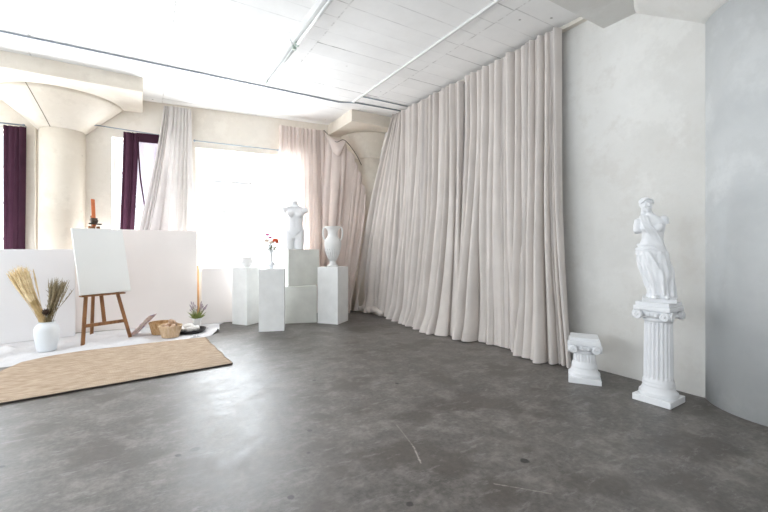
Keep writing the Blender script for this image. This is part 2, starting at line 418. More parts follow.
BW = [(-4.9, -3.5, .9, 3.15), (-3.2, -1.74, .9, 3.15), (-.45, .42, .9, 3.19), (.82, 2.72, .88, 3.14)]
holed_wall('wall_back', -6.3, 4.3, BW, W, M['wall_back'])
for (a, b_, c, d) in BW: window(a, b_, c, d, W, 4 if b_ - a > 1 else 4, 4 if b_ - a > 1.6 else (3 if b_ - a > 1 else 2))
LX = -6.0
def WL(y, inn, z): return Vector((LX + inn, y, z))
LW_FILL = [(-3.6, -1.6, .9, 3.2), (-.9, 1.1, .9, 3.2), (1.8, 3.8, .9, 3.2), (4.5, 6.5, .9, 3.2)]  # unseen side windows, added as openings for fill light
holed_wall('wall_left', -4.6, 8.9, LW_FILL, WL, M['wall_back'])
for q in LW_FILL: window(*q, WL, 4, 4)
RY = -4.4
def WR(x, inn, z): return Vector((x, RY + inn, z))
RW_FILL = [(-5.2, -3.2, .9, 3.2), (-2.6, -.6, .9, 3.2), (0.0, 2.0, .9, 3.2)]  # windows behind the camera, unseen, added so fill light can enter
holed_wall('wall_rear', -6.2, 4.3, RW_FILL, WR, M['wall_back'])
for q in RW_FILL: window(*q, WR, 4, 4)

# cream batten where ceiling meets the curtain wall
bm = NB(); box(bm, (4.155, 4.45, CEIL - .022), (.07, 4.1, .044), bevel=.008); struct(obj('trim_1', bm, M['trim']))

def mushroom_column(label, c, r, rf, zc, px, py, mshaft, mflare, zp=3.65, seams=(), rotz=0.0, ang=(0, 2 * PI)):
    root = bpy.data.objects.new('column', None); COL.objects.link(root); root.location = (c[0], c[1], 0)
    struct(root, label, 'column')
    bm = NB(); lathe(bm, [(r, 0), (r, zc * .5), (r, zc + .03)], 64); obj('shaft', bm, mshaft, root, True)
    bm = NB(); prof = [(r + .012, zc), (r + (rf - r) * .06, zc + .02)]
    for k in range(1, 9):
        t = k / 8; prof.append((r + (rf - r) * (.06 + .94 * t), zc + .02 + (zp - zc - .02 + .01) * t ** .96))
    lathe(bm, prof, 72); cp = obj('capital', bm, mflare, root, True)
    for a in seams:
        bm = NB(); pts = []
        for (rr, z) in prof: pts.append((rr * math.cos(a), rr * math.sin(a), z))
        tube(bm, pts, .006, 5); s = obj('formwork_seam', bm, M['seam'], cp)
    (x0, x1), (y0, y1) = px, py
    bm = NB(); box(bm, ((x0 + x1) / 2 - c[0], (y0 + y1) / 2 - c[1], (zp + CEIL) / 2 + .01), (x1 - x0, y1 - y0, CEIL - zp + .02), bevel=.012)
    obj('drop_panel', bm, mflare, root)
    return root
mushroom_column('round cream column between the purple curtains, flared capital', (-1.10, 8.135), .30, .84, 3.18, (-2.4, .0), (6.93, 8.35), M['concrete'], M['concrete'], seams=(R(-112),))
mushroom_column('cream corner column half hidden where the two curtain walls meet', (4.19, 7.47), .42, .66, 3.18, (3.27, 4.25), (6.5, 7.8), M['concrete'], M['concrete'])
mushroom_column('thick grey column at the right edge of the photo', (4.5, .97), .60, 1.14, 3.27, (3.0, 4.25), (-.6, 2.38), M['concrete_grey'], M['wall_right'])

# ------------------------------------------------------------------ ceiling services
def conduit(name, label, cat, pts, r, m, square=False):
    bm = NB(); base = Vector(pts[0]); pts = [Vector(p) - base for p in pts]
    if square: bar(bm, pts[0], pts[-1], r * 2, r * 2)
    else: tube(bm, pts, r, 8)
    o = obj(name, bm, m, None, not square, loc=base); return tag(o, label, cat)
zc = CEIL - .013
conduit('conduit', 'thin dark grey conduit crossing the whole ceiling parallel to window wall', 'pipe', [(-5.6, 6.31, zc), (-2, 6.30, zc), (2.9, 6.27, zc), (3.06, 6.2, zc), (3.2, 6.14, zc), (4.17, 6.07, zc)], .011, M['grey_metal'])
conduit('conduit', 'short dark conduit from white ceiling channel to curtain wall', 'pipe', [(3.14, 5.84, zc), (4.15, 5.82, zc)], .010, M['grey_metal'])
conduit('cable_channel', 'square white cable channel on the ceiling running toward corner column', 'cable channel', [(3.12, 6.14, CEIL - .014), (3.10, -3.5, CEIL - .014)], .014, M['white_metal'], True)
conduit('conduit', 'thin vertical pipe on wall between left purple curtain and column', 'pipe', [W(-1.44, .02, .02), W(-1.44, .02, 3.3)], .012, M['concrete'])

def strip_light(label, y0, y1):
    t = thing('ceiling_light', label, 'ceiling light', (1.60, (y0 + y1) / 2, CEIL), 0, 'fluorescent strips in one line')
    L_ = y1 - y0
    bm = NB()
    prof = [(-.07, 0), (-.045, -.05), (.045, -.05), (.07, 0)]
    ring_loft(bm, [[Vector((x, s * L_ / 2, z)) for x, z in prof] for s in (-1, 1)])
    obj('housing', bm, M['white_metal'], t)
    bm = NB(); tube(bm, [(.0, -L_ / 2 + .06, -.078), (.0, L_ / 2 - .06, -.078)], .018, 12); obj('tube', bm, M['tube'], t, True)
    for s in (-1, 1):
        bm = NB(); box(bm, (0, s * (L_ / 2 - .04), -.07), (.05, .035, .055), bevel=.006); obj('lamp_holder', bm, M['grey_clip'], t)
strip_light('white fluorescent strip light nearer the windows', 4.72, 6.0)
strip_light('white fluorescent strip light running off the top edge of photo', 3.42, 4.70)

# ------------------------------------------------------------------ curtains
def fold_fn(n, seed, jitter=.75):
    """n folds of uneven width; each keeps its place from top to hem but swells or dies on the way down"""
    rnd = random.Random(seed); ws = [1 + jitter * (rnd.random() * 2 - 1) for _ in range(n)]; T = sum(ws); ks = [0]
    for w in ws: ks.append(ks[-1] + w / T)
    a0 = [.45 + .55 * rnd.random() for _ in range(n)]; a1 = [rnd.random() ** 1.3 * 1.0 + .05 for _ in range(n)]
    sh = [rnd.uniform(.55, 1.1) for _ in range(n)]; ph = [rnd.uniform(-.16, .16) for _ in range(n)]
    def f(u, s):
        u = max(0, min(.99999, u)); k = 0
        while k < n - 1 and u > ks[k + 1]: k += 1
        t = (u - ks[k]) / (ks[k + 1] - ks[k]); t += ph[k] * s * math.sin(PI * t)
        a = a0[k] * (1 - s) + a1[k] * s
        return a * (.5 - .5 * math.cos(2 * PI * t)) ** (1.15 * (1 - s) + sh[k] * s), (.35 + .65 * a) * math.sin(2 * PI * t) * (ks[k + 1] - ks[k])
    return f

def curtain(name, label, top, bot, m, nt, nb, at, ab, seed, side, mid=None, parent=None, group=None, puddle=0.0, nv=44, wr=.006, gather=.0, s0=.08, s1=1.05, drift=.012, fall=1.25):
    """top, bot (mid): polylines of 3-D points.  side: vector toward the room."""
    rnd = random.Random(seed + 99)
    T = [Vector(p) for p in top]; B = [Vector(p) for p in bot]; Md = [Vector(p) for p in mid] if mid else None
    ff = fold_fn(nt, seed); fine = fold_fn(nb * 3, seed + 2)
    NU = max(nt, nb) * 11; side = Vector(side).normalized()
    base = (B[0] + B[-1]) / 2; base.z = 0
    bm = NB(); rows = []
    for j in range(nv + 1):
        v = j / nv; row = []
        for i in range(NU + 1):
            u = i / NU
            uu = u + drift * math.sin(2.4 * v + 9 * u + seed) * sm(v, .1, .7)
            if Md:
                a = poly_at(T, u); b = poly_at(Md, u); c = poly_at(B, u)
                p = (a * (1 - v) + b * v) * (1 - v) + (b * (1 - v) + c * v) * v if False else (a.lerp(b, v * 2) if v < .5 else b.lerp(c, v * 2 - 1))
                w = sm(v, .3, .7)
                pq = a * (1 - v) * (1 - v) + (b * 2 - (a + c) * .5) * 2 * v * (1 - v) * 1 + c * v * v
                p = pq
            else:
                a = poly_at(T, u); c = poly_at(B, u); e = v + .0 * v
                p = a.lerp(c, v); 
                xy = a.lerp(c, v ** fall); p.x, p.y = xy.x, xy.y
            tg = (poly_at(B, min(u + .02, 1)) - poly_at(B, max(u - .02, 0))).lerp(poly_at(T, min(u + .02, 1)) - poly_at(T, max(u - .02, 0)), 1 - v); tg.z = 0
            tg = tg.normalized() if tg.length > 1e-6 else Vector((1, 0, 0))
            n = Vector((-tg.y, tg.x, 0))
            if n.dot(side) < 0: n = -n
            s = sm(v, s0, s1)
            d1, q1 = ff(uu, s); d2, q2 = fine(uu + .02 * v, s)
            A = at * (1 - s) + ab * s
            amp = A * d1 + A * .16 * d2 * (.4 + .6 * s) + ab * .55 * s * (noise.noise(Vector((u * 5.5 + seed, v * 1.2, seed))) + .3)
            lat = -(.16 + .12 * s) * q1 * ((B[-1] - B[0]).length * s + (T[-1] - T[0]).length * (1 - s))
            p = p + n * amp + tg * lat
            p += n * wr * (noise.noise(Vector((u * 14 + seed, v * 5, seed * 1.7))) ) * 2
            if puddle and v > .93:
                k = (v - .93) / .07; p += n * puddle * k * (.4 + d1)
            p.z = max(p.z, .006 + .01 * d1)
            row.append(bm.verts.new(p - base))
        rows.append(row)
    for a, b in zip(rows, rows[1:]):
        for i in range(NU): bm.faces.new((a[i], a[i + 1], b[i + 1], b[i]))
    o = obj(name, bm, m, parent, True, loc=base)
    if parent is None: tag(o, label, 'curtain', group)
    return o

tz = CEIL - .05
RS = (-1, .05, 0)
curtain('curtain', 'long oatmeal curtain at right end of curtain wall, beside bare plaster', [(4.10, 4.31, tz), (4.09, 3.6, tz), (4.08, 2.79, tz)],
        [(4.10, 4.42, .01), (4.10, 4.10, .01), (4.11, 3.73, .01), (4.10, 3.34, .01), (3.96, 3.06, .01), (3.98, 2.92, .01), (4.04, 2.80, .01), (4.10, 2.68, .01)], M['curtain'], 19, 9, .12, .21, 5, RS, puddle=.02, fall=2.2)
curtain('curtain', 'middle oatmeal curtain with hem trailing out onto floor', [(4.10, 5.98, tz), (4.10, 5.2, tz), (4.10, 4.43, tz)],
        [(4.09, 6.28, .01), (4.06, 5.74, .01), (3.98, 5.25, .01), (3.88, 4.98, .01), (3.80, 4.82, .01), (3.84, 4.70, .01), (4.0, 4.62, .01), (4.10, 4.58, .01)], M['curtain'], 20, 9, .12, .22, 17, RS, puddle=.05, fall=3.0)
curtain('curtain', 'oatmeal curtain swept into the corner, bunched on the floor', [(4.00, 6.22, 3.80), (4.06, 6.12, tz), (4.10, 6.0, tz)],
        [(3.95, 7.46, .02), (4.00, 7.25, .02), (4.05, 7.0, .02), (4.02, 6.6, .02), (4.08, 6.30, .02)], M['curtain'], 7, 5, .08, .20, 29, RS, puddle=.05,
        mid=[(3.97, 7.08, 1.9), (4.02, 6.8, 1.9), (4.06, 6.5, 1.9), (4.08, 6.12, 1.9)])
# loose bundle of the same cloth lying in the corner
bm = NB(); rnd = random.Random(4)
for k in range(5):
    y0 = 7.35 - k * .19
    pts = [(3.82 + .1 * rnd.random(), y0 - .16, .05), (3.88, y0 - .05, .10 + .04 * rnd.random()), (3.94, y0 + .08, .08), (3.98, y0 + .18, .05)]
    tube(bm, spline(pts, 12), [.03, .05, .06, .065, .07, .075, .07, .07, .065, .06, .05, .03], 10)
b2 = remeshed(bm, .014, 4, .5)
for v in b2.verts:
    v.co.z = max(.006, v.co.z * .85); v.co += Vector((0, 0, .02)) * noise.noise(v.co * 14)
    v.co.z = max(.006, v.co.z)
tag(obj('curtain_bundle', b2, M['curtain'], None, True), 'crumpled tail of cloth on the floor at the corner', 'cloth')

# window wall curtains
NS = (-.126, -1, 0)
curtain('curtain', 'pale grey curtain gathered to a point beside the big bright window, behind white board', [W(.32, .13, 3.77), W(.5, .13, 3.78), W(.75, .13, 3.78)],
        [W(-.42, .16, .02), W(.05, .16, .02), W(.5, .15, .02), W(.86, .14, .02)], M['curtain_grey'], 9, 8, .06, .09, 41, NS, wr=.004)
curtain('curtain', 'pale backlit curtain right of big window, behind the torso bust', [W(2.27, .12, 3.70), W(2.7, .12, 3.69), W(3.17, .12, 3.70)],
        [W(2.2, .12, .02), W(2.7, .12, .02), W(3.3, .14, .02)], M['curtain_lit'], 12, 8, .05, .075, 53, NS, wr=.004)
swag_parent = curtain('curtain', 'pink-tinged curtain draped from a cord across the corner column', [W(3.16, .20, 3.62), W(3.24, .32, 3.36), W(3.34, .38, 3.24), W(3.47, .42, 3.42), W(3.66, .44, 3.18), W(3.80, .45, 2.85), W(3.93, .45, 2.35)],
        [W(3.05, .22, .02), W(3.2, .28, .02), W(3.35, .35, .02), W(3.6, .4, .02)], M['curtain_lit'], 9, 7, .04, .07, 67, NS, wr=.006, s0=.02, s1=.3)
bm = NB(); rows = []; h1, h2 = W(3.14, .20, 3.66), W(3.50, .50, 3.46)
for j in range(15):
    v = j / 14; row = []
    for i in range(25):
        u = i / 24; p = h1.lerp(h2, u) + Vector((0, 0, -(.06 + .36 * v) * 4 * u * (1 - u) * (1 + .25 * (u - .5)))) + WN * (.13 * math.sin(PI * v) + .02 * math.sin(9 * v + 2 * u) ) * math.sin(PI * u)
        row.append(bm.verts.new(p - Vector((swag_parent.location.x, swag_parent.location.y, 0))))
    rows.append(row)
for a, b in zip(rows, rows[1:]):
    for i in range(24): bm.faces.new((a[i], a[i + 1], b[i + 1], b[i]))
obj('swag', bm, M['curtain_lit'], swag_parent, True)
bm = NB(); tube(bm, spline([W(3.14, .16, 3.70), W(3.30, .42, 3.42), W(3.46, .50, 3.45), W(3.68, .53, 3.2), W(3.80, .54, 2.98)], 24), .007, 6)
tag(obj('cord', bm, M['metal'], None, True), 'dark cord slung over the corner column holding up the drape', 'cord')

# aubergine curtains and their rods
def rod(label, a, b, r=.009):
    t = thing('curtain_rod', label, 'curtain rod', a)
    bm = NB(); tube(bm, [(0, 0, 0), b - a], r, 8); obj('rod', bm, M['grey_metal'], t, True)
    for p in (Vector((0, 0, 0)), b - a):
        bm = NB(); ball(bm, p, .02); tube(bm, [p, p - WN * .095], .007, 6); obj('bracket', bm, M['grey_metal'], t, True)
    return t
rod('thin grey rod over the narrow window, right of left column', W(-.66, .10, 3.33), W(.30, .10, 3.27))
rod('thin grey rod over the big bright window', W(.80, .10, 3.24), W(2.25, .10, 3.22))
rod('dark rod carrying the purple curtain at the left photo edge', W(-3.2, .10, 3.21), W(-1.56, .10, 3.21), .012)
def purple_curtain(label, pts_top, pts_bot, nt, seed, sheer=None):
    t = thing('curtain', label, 'curtain', ((Vector(pts_bot[0]) + Vector(pts_bot[-1])) / 2))
    b0 = t.location.copy(); b0.z = 0; t.location = b0
    d = curtain('drape', '', pts_top, pts_bot, M['purple'], nt, nt, .05, .05, seed, NS, parent=t, wr=.003)
    d.location = d.location - b0
    if sheer:
        d = curtain('sheer_panel', '', *sheer, M['sheer'], 5, 4, .02, .025, seed + 5, NS, parent=t, wr=.002); d.location = d.location - b0
    return t, b0
purple_curtain('dark purple curtain at the left photo edge, left of column', [W(-1.80, .09, 3.18), W(-1.53, .09, 3.18)], [W(-1.80, .09, .05), W(-1.55, .09, .05)], 4, 3)
t, b0 = purple_curtain('purple curtain with sheer panel in narrow window right of column', [W(-.27, .09, 3.27), W(-.05, .09, 3.26)], [W(-.38, .09, .05), W(-.20, .09, .05)], 4, 8,
               ([W(-.06, .075, 3.25), W(.34, .075, 3.24)], [W(-.16, .075, .05), W(.34, .075, .05)]))
bm = NB(); ring_loft(bm, [[W(x, .10 + o_, z) - b0 for (o_, z) in ((0, 3.27), (.02, 3.27), (.02, 3.12), (0, 3.12))] for x in (-.08, .1, .34)]); obj('heading_band', bm, M['purple'], t)
bm = NB(); tube(bm, spline([W(-.06, .12, 3.2) - b0, W(-.03, .12, 2.6) - b0, W(.03, .12, 2.1) - b0, W(.1, .12, 1.6) - b0], 12), .012, 8); obj('tieback', bm, M['purple'], t, True)

# ------------------------------------------------------------------ boards, sheet, rug
def board(label, a, b, z1, lean, th, m, name='board', stretcher=True):
    """a, b: floor end points of the front face; leans back by `lean` at the top"""
    a, b = Vector((*a, 0)), Vector((*b, 0)); c = (a + b) / 2; L_ = (b - a).length
    rz = math.atan2(b.y - a.y, b.x - a.x)
    o = bpy.data.objects.new('x', None)
    bm = NB(); box(bm, (0, th / 2, z1 / 2), (L_, th, z1), bevel=.004)
    ang = math.atan2(lean, z1)
    o = obj(name, bm, m, loc=(c.x, c.y, .008), rot=(-ang, 0, rz)); return tag(o, label, 'board')
board('long low white board standing at the left edge behind white vase', (-3.1, 7.05), (-.86, 7.42), 1.29, .06, .03, M['board'])
board('large warm white board behind the easel, under the grey curtain', (-.90, 7.68), (.80, 7.52), 1.615, .10, .025, M['board_pink'])
board('low pinkish white board beneath the big window, left of plinths', (.86, 7.42), (1.40, 7.38), .955, .05, .025, M['board_pink'])
bm = NB(); box(bm, (0, 0, .5), (.035, .03, 1.0), bevel=.003)
tag(obj('batten', bm, M['wood_light'], loc=(.83, 7.60, .008), rot=(R(-6), 0, 0)), 'upright pale wood batten between the two warm white boards', 'batten')

# crumpled sheet
bm = NB(); NX, NY = 110, 80; rows = []
for j in range(NY + 1):
    row = []
    for i in range(NX + 1):
        u, v = i / NX, j / NY
        xl = -3.0; xr = .86 + .46 * v + .05 * math.sin(7 * v)
        x = xl + (xr - xl) * u; y0 = 6.13 - .25 * sm(-x, .7, 1.3) + .02 * math.sin(9 * u) + .42 * max(0, u - .9) * 10 * .6; y = y0 + (7.62 - .0 * x - y0) * v
        q = Vector((x, y, 0))
        h = .06 * max(0, noise.noise(q * 3.1 + Vector((3, 1, 0))) ** 2 * 3 - .1) + .032 * abs(noise.noise(q * 7 + Vector((0, 0, 4)))) + .010 * abs(noise.noise(q * 17))
        flat = min(1, sm(v, .02, .10) + .06)
        for (cx, cy, rr) in ((-1.055, 6.54, .24), (.19, 6.9, .26), (.33, 6.58, .26), (.6, 6.8, .3), (.735, 7.3, .16), (-.72, 6.64, .1), (-.19, 6.9, .1), (-.68, 7.41, .1)):
            flat *= sm((q - Vector((cx, cy, 0))).length, rr * .75, rr * 1.5) * .96 + .04
        if y > 7.0 and x < -.7: flat *= .15
        if y > 7.3: flat *= .2
        row.append(bm.verts.new((x, y, .004 + h * flat)))
    rows.append(row)
for a, b in zip(rows, rows[1:]):
    for i in range(NX): bm.faces.new((a[i], a[i + 1], b[i + 1], b[i]))
tag(obj('sheet', bm, M['sheet'], None, True), 'crumpled white sheet on the floor under easel and vase', 'sheet')

# jute rug, slightly curled at its far left corner
bm = NB(); NX, NY = 60, 44; C0 = Vector((-.28, 5.32, 0)); top = []; botv = []
for j in range(NY + 1):
    r1, r2 = [], []
    for i in range(NX + 1):
        u, v = i / NX, j / NY
        fl = Vector((-1.36, 4.43)); fr = Vector((.86, 4.67)); br = Vector((.77, 6.21)); bl = Vector((-1.26, 6.16))
        p = fl.lerp(fr, u).lerp(bl.lerp(br, u), v)
        k = max(0, .35 - u) / .35 * max(0, v - .55) / .45; p.y -= .26 * k ** 1.5; p.x += .10 * k ** 2
        p.y += .012 * math.sin(11 * u) * v + .006 * noise.noise(Vector((u * 9, v * 9, 0))); p.x += .006 * math.sin(23 * v)
        z = .020 + .004 * noise.noise(Vector((u * 5, v * 5, 3))) + .012 * v * sm(v, .75, 1)
        r1.append(bm.verts.new((p.x - C0.x, p.y - C0.y, z))); r2.append(bm.verts.new((p.x - C0.x, p.y - C0.y, z - .014)))
    top.append(r1); botv.append(r2)
for j in range(NY):
    for i in range(NX):
        bm.faces.new((top[j][i], top[j][i + 1], top[j + 1][i + 1], top[j + 1][i])).material_index = 0
        bm.faces.new((botv[j][i], botv[j + 1][i], botv[j + 1][i + 1], botv[j][i + 1])).material_index = 1
for seq in ([(0, i) for i in range(NX + 1)], [(NY, i) for i in range(NX + 1)], [(j, 0) for j in range(NY + 1)], [(j, NX) for j in range(NY + 1)]):
    for (a, b), (c, d) in zip(seq, seq[1:]):
        bm.faces.new((top[a][b], top[c][d], botv[c][d], botv[a][b])).material_index = 1
tag(obj('rug', bm, [M['rug'], M['rug_edge']], None, True, loc=C0), 'flat tan jute rug on the concrete before the sheet', 'rug')

# ------------------------------------------------------------------ plinths
def plinth(label, c, rz, sx, sy, h, m, z=0.0, name='plinth'):
    bm = NB(); box(bm, (0, 0, h / 2), (sx, sy, h), bevel=.006)
    # slim recessed foot so the block reads as built from panels
    box(bm, (0, 0, h - .0005), (sx - .03, sy - .03, .004))
    return tag(obj(name, bm, m, loc=(c[0], c[1], z), rot=(0, 0, R(rz))), label, 'plinth')
plinth('tall narrow white plinth with a small bowl on it, leftmost', (1.555, 7.17), -56, .34, .34, .985, M['plinth'])
plinth('tall white plinth in front carrying the flower vase', (1.79, 6.41), -19, .39, .37, .985, M['plinth'])
plinth('tall white plinth carrying the two-handled urn, rightmost', (2.895, 6.49), 38, .41, .40, .985, M['plinth'])
plinth('lower of two stacked pale cube plinths', (2.436, 6.94), -18, .58, .56, .645, M['plinth_box'], name='cube_plinth')
plinth('upper of two stacked pale cube plinths, under the torso', (2.43, 7.10), 8, .62, .60, .645, M['plinth_box'], .647, name='cube_plinth')

# bowl
bm = NB(); lathe(bm, [(.0, 0), (.062, 0), (.066, .012), (.082, .03), (.10, .06), (.103, .17), (.096, .17), (.092, .075), (.075, .036), (.0, .026)], 40, cap=False)
tag(obj('bowl', bm, M['plaster_pot'], None, True, loc=(1.545, 7.13, .987)), 'small white footed bowl on the leftmost plinth', 'bowl')

# bud vase + flowers
V0 = Vector((1.77, 6.40, .987))
bm = NB(); lathe(bm, [(.0, 0), (.045, 0), (.048, .008), (.03, .02), (.028, .03), (.055, .05), (.058, .07), (.042, .092), (.022, .115), (.018, .16), (.02, .24), (.03, .30), (.026, .30), (.016, .24), (.013, .16), (.0, .12)], 28, cap=False)
tag(obj('vase', bm, M['ceramic'], None, True, loc=V0), 'slim white bud vase on the front plinth', 'vase')
def bloom(bm, c, r, seed, n=26, flat=.7):
    rnd = random.Random(seed)
    for k in range(n):
        a = k * 2.39996; t = (k + .5) / n; el = PI / 2 * (1 - t * 1.15); d = Vector((math.cos(a) * math.cos(el), math.sin(a) * math.cos(el), math.sin(el) * flat))
        q = d.to_track_quat('Z', 'Y').to_matrix()
        ball(bm, Vector(c) + d * r * .6, r * .42, (.55, .9, .75), 1, q)
def flower(label, tip, r, m, seed, group=None):
    t = thing('flower', label, 'flower', V0 + Vector((0, 0, .28)), group=group); tip = Vector(tip)
    bm = NB(); tube(bm, spline([(0, 0, -.05), (tip.x * .25, tip.y * .25, tip.z * .5), tip], 8), .003, 5); obj('stem', bm, M['leaf'], t)
    bm = NB(); bloom(bm, tip, r, seed); obj('bloom', bm, m, t, True)
flower('big orange bloom in the bud vase', (.058, -.03, .165), .058, M['petal_orange'], 1)
flower('smaller orange bloom low at right in bud vase', (.10, .01, .14), .036, M['petal_orange'], 2)
flower('magenta bloom at the top left of the bud vase', (-.06, .01, .26), .034, M['petal_pink'], 3)
flower('magenta bloom lowest of the two in bud vase', (-.022, -.02, .215), .030, M['petal_pink'], 4)
flower('pale cream bloom at the left in bud vase', (-.075, -.0, .165), .044, M['petal_cream'], 5)
flower('pale cream bloom in middle of the bud vase', (-.008, -.03, .135), .044, M['petal_cream'], 6)
t = thing('foliage_sprig', 'dusty green leafy sprig in the bud vase', 'foliage', V0 + Vector((0, 0, .28)))
bm = NB(); tube(bm, spline([(0, 0, -.03), (.03, 0, .04), (.06, 0, .08)], 6), .003, 5); obj('stem', bm, M['leaf'], t)
bm = NB(); rnd = random.Random(2)
for k in range(34):
    p = Vector((rnd.uniform(-.05, .09), rnd.uniform(-.05, .05), rnd.uniform(.0, .12)))
    ball(bm, p, .02, (.5, 1.1, .2), 1, Matrix.Rotation(rnd.random() * 6, 3, 'Z') @ Matrix.Rotation(rnd.random() * 3, 3, 'X'))
obj('leaves', bm, M['leaf'], t, True)

# two-handled urn
t = thing('urn', 'white two-handled urn on the rightmost tall plinth', 'urn', (2.88, 6.47, .987), R(-31)); t.scale = (1, 1, 1.06)
bm = NB(); lathe(bm, [(.0, 0), (.095, 0), (.098, .018), (.085, .03), (.062, .05), (.055, .085), (.062, .12), (.095, .19), (.135, .28), (.150, .36), (.150, .41), (.135, .45), (.115, .475), (.094, .50), (.086, .54), (.090, .59), (.108, .63), (.136, .652), (.140, .672), (.122, .672), (.085, .62), (.072, .55), (.08, .5), (.0, .46)], 48, cap=False)
for k in range(20):
    a = 2 * PI * k / 20
    for z0, z1, r0, r1 in ((.10, .30, .063, .142),):
        tube(bm, [((r0 + (r1 - r0) * q) * math.cos(a), (r0 + (r1 - r0) * q) * math.sin(a), z0 + (z1 - z0) * q) for q in (0, .33, .66, 1)], [.004, .009, .011, .005], 6)
obj('body', bm, M['plaster_pot'], t, True)
for s in (-1, 1):
    bm = NB(); tube(bm, spline([(s * .135, 0, .44), (s * .160, 0, .48), (s * .172, 0, .54), (s * .170, 0, .61), (s * .15, 0, .652), (s * .12, 0, .655)], 20), .016, 8)
    obj('handle', bm, M['plaster_pot'], t, True)

# female torso cast
def ell(c, rx, ry, n=36, p=2.0, front=0.0, tilt=0.0):
    out = []
    for k in range(n):
        a = 2 * PI * k / n; ca, sa = math.cos(a), math.sin(a)
        x = math.copysign(abs(ca) ** (2 / p), ca) * rx; y = math.copysign(abs(sa) ** (2 / p), sa) * ry
        out.append(Vector((c[0] + x, c[1] + y, c[2] + tilt * x)))
    return out
def loft_e(bm, secs, n=36):
    ring_loft(bm, [ell(s[0], s[1], s[2], n, s[3] if len(s) > 3 else 2.1, 0, s[4] if len(s) > 4 else 0) for s in secs])
bm = NB()
loft_e(bm, [((.0, .01, .20), .135, .10), ((.0, .015, .27), .158, .112), ((.005, .01, .33), .152, .108), ((.012, .0, .40), .122, .09), ((.016, -.01, .47), .106, .078), ((.012, -.012, .54), .118, .085), ((.005, -.01, .62), .140, .095), ((.0, .0, .69), .152, .088, 2.4), ((.0, .01, .735), .150, .07, 2.4), ((.0, .012, .77), .11, .055), ((.002, .008, .80), .062, .048), ((.004, .0, .84), .048, .046), ((.006, -.004, .885), .046, .045)])
for s in (-1, 1):
    loft_e(bm, [((s * .073, .0, .0), .066, .075), ((s * .074, .0, .10), .072, .082), ((s * .074, .008, .2), .080, .095), ((s * .072, .012, .28), .078, .098)], 24)
    ball(bm, (s * .068 + .004, -.092, .635), .060, (1, .85, .95), 3)
    ball(bm, (s * .075, .075, .25), .078, (1, .8, 1), 3)
    ball(bm, (s * .015 * 0 + s * .15, .008, .715), .062, (1, .95, .95), 3)
tube(bm, [(-.125, .0, .708), (-.155, -.01, .700), (-.185, -.025, .690)], [.068, .070, .064], 16)
tube(bm, [(.125, .0, .705), (.150, -.005, .69), (.166, -.01, .665)], [.068, .068, .062], 16)
tube(bm, [(-.12, -.045, .765), (-.04, -.055, .772), (0, -.045, .765), (.04, -.055, .772), (.12, -.045, .765)], .012, 8)
b2 = remeshed(bm, .012, 7, .6)
for v in b2.verts: v.co.x *= 1.2
for v in b2.verts:   # navel, midline and groin creases
    c = v.co
    if c.y < 0:
        c.y += .010 * math.exp(-((c.x - .014) ** 2 + (c.z - .42) ** 2) / .0002)
        c.y += .006 * math.exp(-((c.x - .012) ** 2) / .0002) * sm(c.z, .40, .46) * (1 - sm(c.z, .52, .58))
        for s in (-1, 1):
            d = abs((c.z - .235) - 1.0 * (s * c.x - .02)) / 1.4
            if s * c.x > 0 and s * c.x < .14: c.y += .009 * math.exp(-(d ** 2) / .00012)
tag(obj('torso_statue', b2, M['plaster'], None, True, loc=(2.350, 6.99, 1.2935), rot=(0, 0, R(-14))), 'white headless armless female torso on the stacked cubes', 'statue')

# ------------------------------------------------------------------ easel + canvas
ER = Matrix.Identity(4)
EL, ERt = Vector((-.72, 6.62, .008)), Vector((-.19, 6.88, .008))
EL.x += .03; ERt.x += .03; mid = (EL + ERt) / 2; exv = (ERt - EL).normalized(); rz = math.atan2(exv.y, exv.x)
t = thing('easel', 'brown wooden studio easel with tall mast on the white sheet', 'easel', (mid.x, mid.y, .008), rz)
hw = (ERt - EL).length / 2; lean = .255
def E(x, z, off=0): return Vector((x, lean * z + off, z))
for s in (-1, 1):
    bm = NB(); bar(bm, E(s * hw, 0), E(s * (hw - .10), .66), .042, .03, (0, 1, 0), .004)
    bar(bm, E(s * (hw - .10), .66), E(s * .05, 1.62, .012), .04, .028, (0, 1, 0), .004); obj('leg', bm, M['wood'], t)
bm = NB(); bar(bm, (.07, .68, 0), E(0, 1.35, .05), .04, .03, (0, 1, 0), .004); obj('rear_leg', bm, M['wood'], t)
bm = NB(); bar(bm, E(-hw + .03, .245), E(hw - .03, .245), .045, .030, (0, 1, 0), .003); obj('crossbar', bm, M['wood'], t)
bm = NB(); bar(bm, E(-.275, .645, -.03), E(.275, .645, -.03), .022, .09, (0, 1, 0), .004); obj('shelf', bm, M['wood'], t)
bm = NB(); bar(bm, E(0, .25, .03), E(0, 1.78, .03), .045, .022, (0, 1, 0), .003); obj('mast', bm, M['wood'], t)
bm = NB(); bar(bm, E(.0, 1.62, .005), E(.025, 2.03, .01), .05, .022, (0, 1, 0), .010); obj('top_slide', bm, M['orange'], t)
bm = NB(); bar(bm, E(-.07, 1.66, -.012), E(.09, 1.655, -.012), .02, .03, (0, 1, 0), .003)
bar(bm, E(.0, 1.67, -.01), E(.0, 1.74, -.01), .085, .05, (0, 1, 0), .008); obj('clamp', bm, M['metal'], t)
bm = NB(); ball(bm, E(.02, 1.70, -.045), .022, (1, .8, 1)); obj('knob', bm, M['metal'], t, True)
cv = thing('canvas', 'blank white stretched canvas resting on the easel', 'canvas', t.matrix_basis @ E(0, .664, -.062), 0, rot=(-math.atan(lean), 0, rz))
cv.rotation_euler = (-math.atan(lean), R(-1.0), rz)
bm = NB(); box(bm, (.03, 0, .475), (.64, .032, .95), bevel=.005); obj('stretched_cloth', bm, M['canvas'], cv)
